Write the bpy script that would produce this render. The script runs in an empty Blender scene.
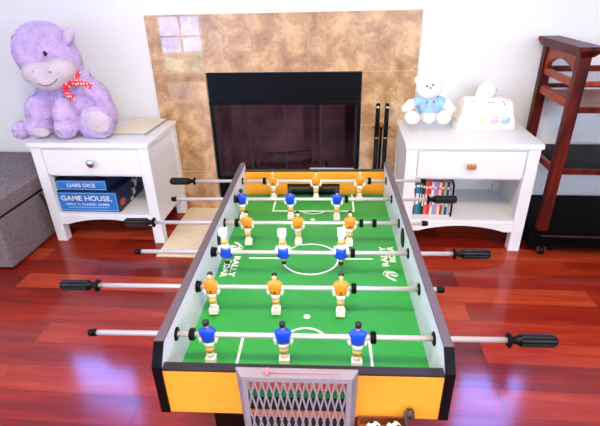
import bpy, bmesh, math, random
from mathutils import Vector, Matrix, Euler
random.seed(7)
SC = bpy.context.scene
COL = SC.collection
PI = math.pi

# ------------------------------------------------------------------ camera
F_PX, PITCH, ROLL, YAW, CAM_H = 446.0, 0.4693, -0.0270, -0.1007, 1.3
cy, sy = math.cos(YAW), math.sin(YAW)
FWD = Vector((sy*math.cos(PITCH), cy*math.cos(PITCH), -math.sin(PITCH)))
R0 = Vector((cy, -sy, 0)); U0 = R0.cross(FWD)
RGT = math.cos(ROLL)*R0 + math.sin(ROLL)*U0
UPV = -math.sin(ROLL)*R0 + math.cos(ROLL)*U0
cam = bpy.data.cameras.new('camera'); co = bpy.data.objects.new('camera', cam); COL.objects.link(co)
m = Matrix((RGT, UPV, -FWD)).transposed().to_4x4(); m.translation = Vector((0, 0, CAM_H)); co.matrix_world = m
cam.sensor_width = 36; cam.lens = 36*F_PX/600; cam.clip_start = .02
SC.camera = co

# ------------------------------------------------------------------ materials
def L(c):
    return tuple(((v/255)/12.92 if v/255 <= .04045 else ((v/255+.055)/1.055)**2.4) for v in c) + (1,)
MATS = {}
def mat(name, rgb, rough=.5, metal=0, spec=.5, coat=0, sheen=0, bump=0, bscale=60, vary=0, vscale=8, emis=None, es=0, sub=0):
    if name in MATS: return MATS[name]
    m = bpy.data.materials.new(name); m.use_nodes = True
    nt = m.node_tree; b = nt.nodes['Principled BSDF']
    b.inputs['Base Color'].default_value = L(rgb); b.inputs['Roughness'].default_value = rough
    b.inputs['Metallic'].default_value = metal; b.inputs['Specular IOR Level'].default_value = spec
    b.inputs['Coat Weight'].default_value = coat; b.inputs['Sheen Weight'].default_value = sheen
    if sub: b.inputs['Subsurface Weight'].default_value = sub; b.inputs['Subsurface Scale'].default_value = .02
    if emis: b.inputs['Emission Color'].default_value = L(emis); b.inputs['Emission Strength'].default_value = es
    tc = nt.nodes.new('ShaderNodeTexCoord')
    if vary:
        n = nt.nodes.new('ShaderNodeTexNoise'); n.inputs['Scale'].default_value = vscale; n.inputs['Detail'].default_value = 5
        nt.links.new(tc.outputs['Object'], n.inputs['Vector'])
        r = nt.nodes.new('ShaderNodeMapRange'); r.inputs[1].default_value = .3; r.inputs[2].default_value = .7
        r.inputs[3].default_value = 1-vary; r.inputs[4].default_value = 1+vary
        nt.links.new(n.outputs['Fac'], r.inputs[0])
        mx = nt.nodes.new('ShaderNodeMix'); mx.data_type = 'RGBA'; mx.blend_type = 'MULTIPLY'; mx.inputs[0].default_value = 1
        mx.inputs[6].default_value = L(rgb); nt.links.new(r.outputs[0], mx.inputs[7]); nt.links.new(mx.outputs[2], b.inputs['Base Color'])
    if bump:
        n = nt.nodes.new('ShaderNodeTexNoise'); n.inputs['Scale'].default_value = bscale; n.inputs['Detail'].default_value = 3
        nt.links.new(tc.outputs['Object'], n.inputs['Vector'])
        bp = nt.nodes.new('ShaderNodeBump'); bp.inputs['Strength'].default_value = bump; bp.inputs['Distance'].default_value = .01
        nt.links.new(n.outputs['Fac'], bp.inputs['Height']); nt.links.new(bp.outputs[0], b.inputs['Normal'])
    MATS[name] = m; return m

def ramp(nt, stops):
    r = nt.nodes.new('ShaderNodeValToRGB'); e = r.color_ramp.elements
    e[0].position, e[0].color = stops[0][0], L(stops[0][1]); e[1].position, e[1].color = stops[-1][0], L(stops[-1][1])
    for p, c in stops[1:-1]:
        x = e.new(p); x.color = L(c)
    return r

def floor_mat():
    m = bpy.data.materials.new('cherry_planks'); m.use_nodes = True; nt = m.node_tree; b = nt.nodes['Principled BSDF']
    tc = nt.nodes.new('ShaderNodeTexCoord')
    mp = nt.nodes.new('ShaderNodeMapping'); mp.inputs['Location'].default_value = (.35, .026, 0); nt.links.new(tc.outputs['Object'], mp.inputs[0])
    br = nt.nodes.new('ShaderNodeTexBrick'); br.offset = .37; br.offset_frequency = 2; br.squash = 1
    br.inputs['Scale'].default_value = 1; br.inputs['Brick Width'].default_value = .92; br.inputs['Row Height'].default_value = .122
    br.inputs['Mortar Size'].default_value = .0012; br.inputs['Mortar Smooth'].default_value = .3
    br.inputs['Color1'].default_value = (0, 0, 0, 1); br.inputs['Color2'].default_value = (1, 1, 1, 1); br.inputs['Mortar'].default_value = (0, 0, 0, 1)
    nt.links.new(mp.outputs[0], br.inputs['Vector'])
    mp2 = nt.nodes.new('ShaderNodeMapping'); mp2.inputs['Scale'].default_value = (1.6, 16, 1); nt.links.new(tc.outputs['Object'], mp2.inputs[0])
    # offset the grain per plank
    ad = nt.nodes.new('ShaderNodeVectorMath'); ad.operation = 'ADD'; sc = nt.nodes.new('ShaderNodeVectorMath'); sc.operation = 'SCALE'; sc.inputs['Scale'].default_value = 37
    nt.links.new(br.outputs['Color'], sc.inputs[0]); nt.links.new(mp2.outputs[0], ad.inputs[0]); nt.links.new(sc.outputs[0], ad.inputs[1])
    n = nt.nodes.new('ShaderNodeTexNoise'); n.inputs['Scale'].default_value = 1.6; n.inputs['Detail'].default_value = 7; n.inputs['Distortion'].default_value = .8
    nt.links.new(ad.outputs[0], n.inputs['Vector'])
    ma = nt.nodes.new('ShaderNodeMath'); ma.operation = 'MULTIPLY_ADD'; ma.inputs[1].default_value = .45
    sp = nt.nodes.new('ShaderNodeSeparateColor'); nt.links.new(br.outputs['Color'], sp.inputs[0]); nt.links.new(sp.outputs[0], ma.inputs[0])
    m2 = nt.nodes.new('ShaderNodeMath'); m2.operation = 'MULTIPLY'; m2.inputs[1].default_value = .62; nt.links.new(n.outputs['Fac'], m2.inputs[0]); nt.links.new(m2.outputs[0], ma.inputs[2])
    r = ramp(nt, [(.15, (66, 9, 5)), (.38, (122, 22, 9)), (.6, (154, 40, 17)), (.85, (186, 76, 40))])
    nt.links.new(ma.outputs[0], r.inputs[0])
    mx = nt.nodes.new('ShaderNodeMix'); mx.data_type = 'RGBA'; nt.links.new(br.outputs['Fac'], mx.inputs[0]); nt.links.new(r.outputs[0], mx.inputs[6]); mx.inputs[7].default_value = L((45, 12, 12))
    nt.links.new(mx.outputs[2], b.inputs['Base Color'])
    b.inputs['Roughness'].default_value = .45; b.inputs['Specular IOR Level'].default_value = .1; b.inputs['Coat Weight'].default_value = .75; b.inputs['Coat Roughness'].default_value = .12
    bp = nt.nodes.new('ShaderNodeBump'); bp.invert = True; bp.inputs['Strength'].default_value = .3; bp.inputs['Distance'].default_value = .002
    nt.links.new(br.outputs['Fac'], bp.inputs['Height']); nt.links.new(bp.outputs[0], b.inputs['Normal'])
    return m

def travertine(name, lo, hi, rough, coat, scale=9):
    m = bpy.data.materials.new(name); m.use_nodes = True; nt = m.node_tree; b = nt.nodes['Principled BSDF']
    tc = nt.nodes.new('ShaderNodeTexCoord')
    n = nt.nodes.new('ShaderNodeTexNoise'); n.inputs['Scale'].default_value = scale; n.inputs['Detail'].default_value = 9; n.inputs['Distortion'].default_value = .5; n.inputs['Roughness'].default_value = .62
    nt.links.new(tc.outputs['Object'], n.inputs['Vector'])
    mid = tuple((a+c)/2 for a, c in zip(lo, hi))
    r = ramp(nt, [(.3, lo), (.47, mid), (.62, hi)]); nt.links.new(n.outputs['Fac'], r.inputs[0])
    n2 = nt.nodes.new('ShaderNodeTexNoise'); n2.inputs['Scale'].default_value = 55; n2.inputs['Detail'].default_value = 4; nt.links.new(tc.outputs['Object'], n2.inputs['Vector'])
    r2 = nt.nodes.new('ShaderNodeMapRange'); r2.inputs[1].default_value = .36; r2.inputs[2].default_value = .5; r2.inputs[3].default_value = (.8 if rough < .31 and coat > .5 else .94); r2.inputs[4].default_value = 1; nt.links.new(n2.outputs['Fac'], r2.inputs[0])
    mx = nt.nodes.new('ShaderNodeMix'); mx.data_type = 'RGBA'; mx.blend_type = 'MULTIPLY'; mx.inputs[0].default_value = 1
    nt.links.new(r.outputs[0], mx.inputs[6]); nt.links.new(r2.outputs[0], mx.inputs[7]); nt.links.new(mx.outputs[2], b.inputs['Base Color'])
    b.inputs['Roughness'].default_value = rough; b.inputs['Coat Weight'].default_value = coat; b.inputs['Coat Roughness'].default_value = .015; b.inputs['Coat IOR'].default_value = 1.7
    return m

def glass_mat(name, tint, refl, rough=.02):
    m = bpy.data.materials.new(name); m.use_nodes = True; nt = m.node_tree; nt.nodes.clear()
    o = nt.nodes.new('ShaderNodeOutputMaterial'); t = nt.nodes.new('ShaderNodeBsdfTransparent'); t.inputs[0].default_value = L(tint)
    g = nt.nodes.new('ShaderNodeBsdfGlossy'); g.inputs['Roughness'].default_value = rough
    mx = nt.nodes.new('ShaderNodeMixShader')
    fr = nt.nodes.new('ShaderNodeFresnel'); fr.inputs[0].default_value = refl
    nt.links.new(fr.outputs[0], mx.inputs[0]); nt.links.new(t.outputs[0], mx.inputs[1]); nt.links.new(g.outputs[0], mx.inputs[2]); nt.links.new(mx.outputs[0], o.inputs[0])
    return m

def wood_mat(name, lo, hi, sc=(3, 30, 30), rough=.3, coat=.3):
    m = bpy.data.materials.new(name); m.use_nodes = True; nt = m.node_tree; b = nt.nodes['Principled BSDF']
    tc = nt.nodes.new('ShaderNodeTexCoord'); mp = nt.nodes.new('ShaderNodeMapping'); mp.inputs['Scale'].default_value = sc; nt.links.new(tc.outputs['Object'], mp.inputs[0])
    n = nt.nodes.new('ShaderNodeTexNoise'); n.inputs['Scale'].default_value = 1; n.inputs['Detail'].default_value = 6; n.inputs['Distortion'].default_value = .5; nt.links.new(mp.outputs[0], n.inputs['Vector'])
    r = ramp(nt, [(.3, lo), (.7, hi)]); nt.links.new(n.outputs['Fac'], r.inputs[0]); nt.links.new(r.outputs[0], b.inputs['Base Color'])
    b.inputs['Roughness'].default_value = rough; b.inputs['Specular IOR Level'].default_value = .15; b.inputs['Coat Weight'].default_value = coat; b.inputs['Coat Roughness'].default_value = .15
    return m

def checker_mat(name, a, c, scale, rough=.5):
    m = bpy.data.materials.new(name); m.use_nodes = True; nt = m.node_tree; b = nt.nodes['Principled BSDF']
    tc = nt.nodes.new('ShaderNodeTexCoord'); ck = nt.nodes.new('ShaderNodeTexChecker'); ck.inputs['Scale'].default_value = scale
    ck.inputs['Color1'].default_value = L(a); ck.inputs['Color2'].default_value = L(c)
    mp = nt.nodes.new('ShaderNodeMapping'); mp.inputs['Location'].default_value = (.013, .013, .013); nt.links.new(tc.outputs['Object'], mp.inputs[0])
    nt.links.new(mp.outputs[0], ck.inputs['Vector']); nt.links.new(ck.outputs[0], b.inputs['Base Color']); b.inputs['Roughness'].default_value = rough
    return m

def polka_mat(name, base, dot, scale):
    m = bpy.data.materials.new(name); m.use_nodes = True; nt = m.node_tree; b = nt.nodes['Principled BSDF']
    tc = nt.nodes.new('ShaderNodeTexCoord'); v = nt.nodes.new('ShaderNodeTexVoronoi'); v.inputs['Scale'].default_value = scale; v.inputs['Randomness'].default_value = .3
    nt.links.new(tc.outputs['Object'], v.inputs['Vector'])
    r = ramp(nt, [(.26, dot), (.32, base)]); nt.links.new(v.outputs['Distance'], r.inputs[0]); nt.links.new(r.outputs[0], b.inputs['Base Color']); b.inputs['Roughness'].default_value = .5
    return m

WALLM = mat('wall_paint', (234, 235, 230), .75, spec=.2, bump=.03, bscale=220)
CEILM = mat('ceiling_paint', (242, 240, 236), .8, spec=.1)
WHITE = mat('white_lacquer', (236, 238, 236), .35)
TRIMW = mat('white_trim', (238, 236, 232), .45)
BLACK = mat('black_plastic', (5, 5, 6), .4, spec=.12)
BLACKM = mat('black_metal', (3, 8, 12), .35, spec=.15)
CHROME = mat('chrome', (205, 205, 208), .22, metal=1)
STEEL = mat('steel_rod', (214, 206, 200), .3, metal=.45)
YELLOW = mat('yellow_print', (240, 158, 44), .4)
GREEN = mat('green_pitch', (38, 148, 56), .42, vary=.06, vscale=3)
LINEW = mat('white_line', (235, 243, 225), .45)
BLUEP = mat('blue_shirt', (18, 66, 196), .35)
ORANGEP = mat('orange_shirt', (243, 138, 26), .35)
SKIN = mat('player_skin', (240, 190, 130), .4)
WHITEP = mat('white_plastic', (243, 238, 228), .35)
BANDS = mat('orange_sock', (245, 176, 96), .4)
HAIRB = mat('player_hair', (16, 14, 14), .4)
TAUPE = mat('taupe_rail', (92, 78, 78), .45, spec=.3)
INNERW = mat('white_board', (228, 220, 224), .4)
GREYP = mat('grey_plastic', (142, 132, 136), .5)
PAPER = mat('paper', (235, 230, 215), .8)

# ------------------------------------------------------------------ mesh helpers
def box(bm, x0, x1, y0, y1, z0, z1, mi=0, M=None):
    vs = [bm.verts.new((x, y, z)) for z in (z0, z1) for x, y in ((x0, y0), (x1, y0), (x1, y1), (x0, y1))]
    if M:
        for v in vs: v.co = M @ v.co
    for idx in ((3, 2, 1, 0), (4, 5, 6, 7), (0, 1, 5, 4), (1, 2, 6, 5), (2, 3, 7, 6), (3, 0, 4, 7)):
        f = bm.faces.new([vs[i] for i in idx]); f.material_index = mi
    return vs
def frame_of(d):
    d = d.normalized(); a = Vector((0, 0, 1)) if abs(d.z) < .9 else Vector((1, 0, 0))
    u = d.cross(a).normalized(); return u, d.cross(u)
def loft(bm, rings, mi=0, cap=True, closed=True, smooth=True):
    R = [[bm.verts.new(p) for p in r] for r in rings]; n = len(R[0])
    for a, b in zip(R[:-1], R[1:]):
        for i in range(n if closed else n-1):
            j = (i+1) % n
            f = bm.faces.new((a[i], a[j], b[j], b[i])); f.material_index = mi; f.smooth = smooth
    if cap:
        f = bm.faces.new(R[0][::-1]); f.material_index = mi
        f = bm.faces.new(R[-1]); f.material_index = mi
def lathe(bm, p0, axis, prof, seg=20, mi=0, smooth=True, sx=1, sy=1):
    p0 = Vector(p0); ax = Vector(axis).normalized(); u, v = frame_of(ax)
    loft(bm, [[p0+ax*t+(u*math.cos(2*PI*k/seg)*sx+v*math.sin(2*PI*k/seg)*sy)*max(r, 1e-4) for k in range(seg)] for t, r in prof], mi, True, True, smooth)
def cyl(bm, a, b, r, seg=16, r2=None, mi=0):
    a = Vector(a); b = Vector(b); lathe(bm, a, b-a, [(0, r), ((b-a).length, r if r2 is None else r2)], seg, mi)
def tube(bm, pts, r, seg=8, mi=0):
    pts = [Vector(p) for p in pts]; rings = []; u = None
    for i, p in enumerate(pts):
        d = (pts[min(i+1, len(pts)-1)]-pts[max(i-1, 0)]).normalized()
        if u is None: u, v = frame_of(d)
        else: u = (u-d*u.dot(d)).normalized()
        v = d.cross(u); rr = r[i] if isinstance(r, (list, tuple)) else r
        rings.append([p+(u*math.cos(2*PI*k/seg)+v*math.sin(2*PI*k/seg))*rr for k in range(seg)])
    loft(bm, rings, mi)
def ball(bm, c, r, rot=(0, 0, 0), sub=3, mi=0):
    if not isinstance(r, (tuple, list)): r = (r, r, r)
    M = Matrix.Translation(Vector(c)) @ Euler(rot).to_matrix().to_4x4() @ Matrix.Diagonal((*r, 1))
    g = bmesh.ops.create_icosphere(bm, subdivisions=sub, radius=1, matrix=M)
    fs = set()
    for v in g['verts']:
        for f in v.link_faces: fs.add(f)
    for f in fs: f.smooth = True; f.material_index = mi
def prism(bm, pts, axis, a, b, mi=0):
    """extrude a 2D outline along an axis (0,1,2) from a to b"""
    def P(p, t):
        c = list(p); c.insert(axis, t); return Vector(c)
    n = len(pts); A = [bm.verts.new(P(p, a)) for p in pts]; B = [bm.verts.new(P(p, b)) for p in pts]
    for i in range(n):
        j = (i+1) % n; f = bm.faces.new((A[i], A[j], B[j], B[i])); f.material_index = mi
    f = bm.faces.new(A[::-1]); f.material_index = mi
    f = bm.faces.new(B); f.material_index = mi
def B(): return bmesh.new()
def obj(name, bm, mats, parent=None, bevel=0, seg=2, loc=None):
    bmesh.ops.recalc_face_normals(bm, faces=bm.faces)
    me = bpy.data.meshes.new(name); bm.to_mesh(me); bm.free()
    if not isinstance(mats, (list, tuple)): mats = [mats]
    for m in mats: me.materials.append(m)
    o = bpy.data.objects.new(name, me); COL.objects.link(o)
    if parent: o.parent = parent
    if loc is not None: o.location = loc
    if bevel:
        md = o.modifiers.new('bevel', 'BEVEL'); md.width = bevel; md.segments = seg; md.limit_method = 'ANGLE'; md.angle_limit = math.radians(40)
    return o
def tag(o, label=None, cat=None, group=None, kind=None):
    if label: o['label'] = label
    if cat: o['category'] = cat
    if group: o['group'] = group
    if kind: o['kind'] = kind
    return o
def empty(name, loc=(0, 0, 0), rz=0, **k):
    o = bpy.data.objects.new(name, None); COL.objects.link(o); o.location = loc; o.rotation_euler = (0, 0, rz); o.empty_display_size = .05
    tag(o, **k); return o
def part(name, mats, parent, fn, bevel=0, **k):
    bm = B(); fn(bm); o = obj(name, bm, mats, parent, bevel)
    if k: tag(o, **k)
    return o
def boxp(name, m, parent, *b, bevel=0, **k):
    return part(name, m, parent, lambda bm: box(bm, *b), bevel, **k)
def copy_tree(o, parent=None):
    c = o.copy(); COL.objects.link(c); c.parent = parent
    for ch in [x for x in COL.objects if x.parent == o]: copy_tree(ch, c)
    return c
def text_mesh(name, s, w, h, M, m, parent, ext=.0006, bold=0):
    cu = bpy.data.curves.new(name, 'FONT'); cu.body = s; cu.size = 1; cu.extrude = 0; cu.offset = bold; cu.resolution_u = 3
    t = bpy.data.objects.new(name, cu); COL.objects.link(t)
    me = bpy.data.meshes.new_from_object(t); bpy.data.objects.remove(t)
    xs = [v.co.x for v in me.vertices]; ys = [v.co.y for v in me.vertices]
    cx, cyy = (min(xs)+max(xs))/2, (min(ys)+max(ys))/2; fx = w/(max(xs)-min(xs)); fy = h/(max(ys)-min(ys))
    for v in me.vertices: v.co = M @ Vector(((v.co.x-cx)*fx, (v.co.y-cyy)*fy, ext))
    me.materials.clear(); me.materials.append(m); me.name = name
    o = bpy.data.objects.new(name, me); COL.objects.link(o); o.parent = parent; return o
def blob(name, m, parent, balls, voxel=.008, smooth=6, fuzz=0, fscale=.02, seat=None):
    bm = B()
    for b in balls: ball(bm, b[0], b[1], b[2] if len(b) > 2 else (0, 0, 0))
    o = obj(name, bm, m, parent)
    r = o.modifiers.new('remesh', 'REMESH'); r.mode = 'VOXEL'; r.voxel_size = voxel; r.use_smooth_shade = True
    s = o.modifiers.new('smooth', 'SMOOTH'); s.iterations = smooth; s.factor = .6
    if fuzz:
        t = bpy.data.textures.new(name+'_fuzz', 'CLOUDS'); t.noise_scale = fscale; t.noise_depth = 2
        d = o.modifiers.new('fuzz', 'DISPLACE'); d.texture = t; d.strength = fuzz; d.mid_level = .5
    me = bpy.data.meshes.new_from_object(o.evaluated_get(bpy.context.evaluated_depsgraph_get()))
    for v in me.vertices:          # flatten where the plush sits on the nightstand
        if seat is not None and v.co.z < .0015 and v.co.x > seat: v.co.z = .0015
    for f in me.polygons: f.use_smooth = True
    o.modifiers.clear(); o.data = me
    return o
def at(px, py, Y):
    v = FWD*F_PX + RGT*(px-300) + UPV*(213-py); return Vector((0, 0, CAM_H)) + v*(Y/v.y)

# ------------------------------------------------------------------ room shell
D = 2.608; XL, XR, YB, ZC = -3.5, 3.1, -2.2, 2.65
FX0, FX1, FZ0, FZ1 = -.790, .110, .035, .870
fl = boxp('floor', floor_mat(), None, XL-.1, XR+.1, YB-.1, D+.6, -.1, 0); tag(fl, kind='structure')
def wall_y(name, y0, y1, x0, x1, z0, z1, holes):
    xs = sorted({x0, x1, *[h[0] for h in holes], *[h[1] for h in holes]}); zs = sorted({z0, z1, *[h[2] for h in holes], *[h[3] for h in holes]})
    bm = B()
    for a, b in zip(xs[:-1], xs[1:]):
        for c, d in zip(zs[:-1], zs[1:]):
            mx, mz = (a+b)/2, (c+d)/2
            if not any(h[0] < mx < h[1] and h[2] < mz < h[3] for h in holes): box(bm, a, b, y0, y1, c, d)
    bmesh.ops.remove_doubles(bm, verts=bm.verts, dist=1e-5)
    return tag(obj(name, bm, WALLM), kind='structure')
WINS_F = [(-2.32, -1.70, 1.42, 2.42), (.93, 1.50, 1.40, 2.42)]
wall_y('wall_front', D, D+.13, XL, XR, 0, ZC, WINS_F+[(FX0, FX1, FZ0, FZ1)])
WINS_B = [(-2.98, -2.2, 0.03, 2.15), (.2, 2.75, 1.12, 2.3)]
WS = (-1.7, -.3, .9, 2.15)
wall_y('wall_rear', YB-.13, YB, XL, XR, 0, ZC, WINS_B)
def wall_x(name, x0, x1):
    a, b, c, d = WS
    tag(part(name, WALLM, None, lambda bm: [box(bm, x0, x1, YB-.1, a, 0, ZC), box(bm, x0, x1, b, D+.13, 0, ZC), box(bm, x0, x1, a, b, 0, c), box(bm, x0, x1, a, b, d, ZC)]), kind='structure')
wall_x('wall_left', XL-.1, XL); wall_x('wall_right', XR, XR+.1)
tag(boxp('ceiling', CEILM, None, XL-.1, XR+.1, YB-.13, D+.13, ZC, ZC+.1), kind='structure')
BASEB = mat('dark_baseboard', (20, 14, 14), .5, spec=.3)
tag(boxp('baseboard_front', BASEB, None, .42, XR, D-.014, D, 0, .128, bevel=.003), kind='structure')
tag(boxp('baseboard_left', BASEB, None, XL, -1.105, D-.014, D, 0, .128, bevel=.003), kind='structure')
PANE = glass_mat('window_glass', (250, 252, 255), 1.2)
def window(name, cx, cyy, rz, w, z0, z1, nx, nz):
    root = empty(name, (cx, cyy, z0), rz); tag(root, kind='structure')
    a, b, c, d = -w/2, w/2, 0, z1-z0
    def fr(bm):
        t = .045; e, f = -.03, .03
        box(bm, a, a+t, e, f, c, d); box(bm, b-t, b, e, f, c, d); box(bm, a+t, b-t, e, f, c, c+t); box(bm, a+t, b-t, e, f, d-t, d)
        for i in range(1, nx): q = a+(b-a)*i/nx; box(bm, q-.014, q+.014, -.014, .014, c+t, d-t)
        for i in range(1, nz): q = c+(d-c)*i/nz; box(bm, a+t, b-t, -.013, .013, q-.014, q+.014)
    part('window_frame', TRIMW, root, fr)
    boxp('window_pane', PANE, root, a+.03, b-.03, -.003, .003, c+.03, d-.03)
for i, (a, b, c, d) in enumerate(WINS_F): window('window_%d' % (i+1), (a+b)/2, D+.06, 0, b-a, c, d, 1, 2)
for i, (a, b, c, d) in enumerate(WINS_B): window('window_%d' % (i+3), (a+b)/2, YB-.06, 0, b-a, c, d, 2, (7, 3)[i])
for i, x in enumerate((XL-.05, XR+.05)): window('window_%d' % (i+5), x, (WS[0]+WS[1])/2, PI/2, WS[1]-WS[0], WS[2], WS[3], 3, 2)
# outside: lawn and a pale drive beyond it
tag(boxp('lawn', mat('lawn_green', (128, 160, 104), .9, vary=.15, vscale=2), None, -30, 20, -8.1, YB-.2, -.45, -.3), kind='structure')
tag(boxp('driveway', mat('pale_concrete', (225, 225, 225), .9), None, -40, 30, -60, -8.1, -.45, -.29), kind='structure')

# ------------------------------------------------------------------ fireplace
TRAV = travertine('travertine_wall', (152, 104, 54), (222, 180, 124), .3, 1.0, 8)
TRAVF = travertine('travertine_floor', (236, 214, 170), (246, 230, 194), .3, .2, 4)
GROUT = mat('grout', (214, 190, 150), .8)
sur = empty('trim_1', (-.345, D, 0)); tag(sur, kind='structure')
SX0, SX1, SZ = -1.099, .411, 1.18
ox = -.345
def tiles():
    out = []
    for z in (.875, .567, .259): pass
    zs = [0.0, .262, .567, .872, SZ]
    for a, b in zip(zs[:-1], zs[1:]):
        out.append((SX0, -.79, a, b)); out.append((.11, SX1, a, b))
    for a, b in ((-.79, -.49), (-.49, -.19), (-.19, .11)): out.append((a, b, .872, SZ))
    return out
for (a, b, c, d) in tiles():
    g = .0012
    boxp('stone_tile', TRAV, sur, a-ox+g, b-ox-g, -.016, -.001, c+g, d-g, bevel=.0015)
def gr(bm):
    box(bm, SX0-ox, -.79-ox, -.0142, 0, 0, SZ); box(bm, .11-ox, SX1-ox, -.0142, 0, 0, SZ); box(bm, -.79-ox, .11-ox, -.0142, 0, .872, SZ)
part('tile_grout', GROUT, sur, gr)
hearth = empty('trim_2', (-.34, 2.3, 0)); tag(hearth, kind='structure')
HX = [-1.0, -.67, -.34, -.01, .32]; HY = [1.99, 2.30, 2.592]
for a, b in zip(HX[:-1], HX[1:]):
    for c, d in zip(HY[:-1], HY[1:]):
        boxp('hearth_tile', TRAVF, hearth, a+.34+.0015, b+.34-.0015, c-2.3+.0015, d-2.3-.0015, 0, .006, bevel=.001)
boxp('hearth_grout', mat('hearth_grout', (200, 178, 130), .8), hearth, -.66, .66, -.31, .292, 0, .0045)
# firebox insert
fp = empty('fireplace_insert', (-.352, D, 0), label='black framed fireplace insert with glass doors set in beige stone', cat='fireplace')
fx0, fx1 = FX0+.352+.004, FX1+.352-.004
BRK = bpy.data.materials.new('fire_brick'); BRK.use_nodes = True
nt = BRK.node_tree; bb = nt.nodes['Principled BSDF']; tc = nt.nodes.new('ShaderNodeTexCoord'); br = nt.nodes.new('ShaderNodeTexBrick')
mp = nt.nodes.new('ShaderNodeMapping'); mp.inputs['Rotation'].default_value = (PI/2, 0, 0); nt.links.new(tc.outputs['Object'], mp.inputs[0]); nt.links.new(mp.outputs[0], br.inputs[0])
br.inputs['Scale'].default_value = 1; br.inputs['Brick Width'].default_value = .22; br.inputs['Row Height'].default_value = .07; br.inputs['Mortar Size'].default_value = .004
br.inputs['Color1'].default_value = L((200, 166, 136)); br.inputs['Color2'].default_value = L((182, 148, 124)); br.inputs['Mortar'].default_value = L((150, 124, 108))
nz = nt.nodes.new('ShaderNodeTexNoise'); nz.inputs['Scale'].default_value = 4; nt.links.new(tc.outputs['Object'], nz.inputs['Vector'])
mr = nt.nodes.new('ShaderNodeMapRange'); mr.inputs[1].default_value = .35; mr.inputs[2].default_value = .65; mr.inputs[3].default_value = .35; mr.inputs[4].default_value = 1.2; nt.links.new(nz.outputs['Fac'], mr.inputs[0])
mx = nt.nodes.new('ShaderNodeMix'); mx.data_type = 'RGBA'; mx.blend_type = 'MULTIPLY'; mx.inputs[0].default_value = 1
nt.links.new(br.outputs[0], mx.inputs[6]); nt.links.new(mr.outputs[0], mx.inputs[7]); nt.links.new(mx.outputs[2], bb.inputs['Base Color']); bb.inputs['Roughness'].default_value = .85
def shell(bm):
    y0, y1 = .03, .42
    box(bm, fx0, fx1, y1, y1+.02, .05, .86); box(bm, fx0, fx0+.02, y0, y1, .05, .86); box(bm, fx1-.02, fx1, y0, y1, .05, .86)
    box(bm, fx0, fx1, y0, y1, .04, .06); box(bm, fx0, fx1, y0, y1, .85, .865)
part('firebox', BRK, fp, shell)
boxp('hood_panel', BLACKM, fp, fx0, fx1, -.004, .03, .705, .866, bevel=.002)
part('louver_panel', BLACKM, fp, lambda bm: [box(bm, fx0, fx1, .012, .03, .04, .215)]+[box(bm, fx0+.01, fx1-.01, -.002, .02, z, z+.022) for z in (.05, .085, .12, .155, .188)], bevel=.001)
def ffr(bm):
    box(bm, fx0, fx1, -.012, .03, .685, .705); box(bm, fx0, fx0+.018, -.006, .03, .215, .685); box(bm, fx1-.018, fx1, -.006, .03, .215, .685); box(bm, fx0, fx1, -.006, .03, .215, .228)
part('door_frame', BLACKM, fp, ffr, .001)
FG = glass_mat('fire_glass', (222, 212, 224), 1.5, .03)
w4 = (fx1-fx0-.036)/4
for k in range(4):
    a = fx0+.018+w4*k
    dr = part('glass_door', FG, fp, lambda bm: box(bm, a+.003, a+w4-.003, .004, .008, .236, .684))
    part('door_trim', mat('bronze_trim', (74, 62, 60), .35, metal=.7), dr, lambda bm: [box(bm, a+.0005, a+.006, .001, .011, .23, .684), box(bm, a+w4-.006, a+w4-.0005, .001, .011, .23, .684), box(bm, a, a+w4, .001, .011, .229, .237)])
boxp('lower_rail', mat('pale_rail', (222, 222, 226), .3, metal=.5), fp, .16, .43, -.018, -.007, .285, .295, bevel=.002)
GR = empty('fire_grate', (-.352, D+.2, .06), label='black iron log grate inside the fireplace behind its glass doors', cat='grate')
part('grate_bars', BLACKM, GR, lambda bm: [tube(bm, [(x, -.11, .16), (x, -.1, .07), (x, .1, .07), (x, .11, .16)], .007) for x in (-.25, -.17, -.09, 0, .09, .17, .25)]+[tube(bm, [(-.27, y, .062), (.27, y, .062)], .007) for y in (-.08, .08)])
for sx in (-1, 1):
    for sy_ in (-1, 1): part('leg', BLACKM, GR, lambda bm: cyl(bm, (sx*.24, sy_*.08, 0), (sx*.24, sy_*.08, .062), .008))
LOGM = wood_mat('log_reflection_tan', (70, 50, 42), (205, 170, 138), (6, 20, 20), .9, 0)  # log colour lightened to tan, imitating the heap reflected in the glass doors
def fire_log(x0, x1, y, z, r, tilt, lab):
    o = part('fire_log', LOGM, None, lambda bm: tube(bm, [(x0+(x1-x0)*t, .012*math.sin(t*7), tilt*(t-.5)+.006*math.sin(t*11)) for t in [i/8 for i in range(9)]], [r*(.9+.1*math.cos(i*1.7)) for i in range(9)], 12))
    o.location = (-.352, D+.2+y, z); return tag(o, lab, 'log', 'logs on the fireplace grate')
fire_log(-.24, .22, -.04, .06+.077+.052, .05, 0, 'thick tan-tinted log lying at the front of the fireplace grate')
fire_log(-.2, .24, .06, .06+.077+.047, .045, 0, 'thinner tan-tinted log lying at the back of the fireplace grate')
fire_log(-.17, .15, .01, .06+.077+.145, .043, .03, 'split log resting on top of the other logs in the fireplace')

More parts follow.
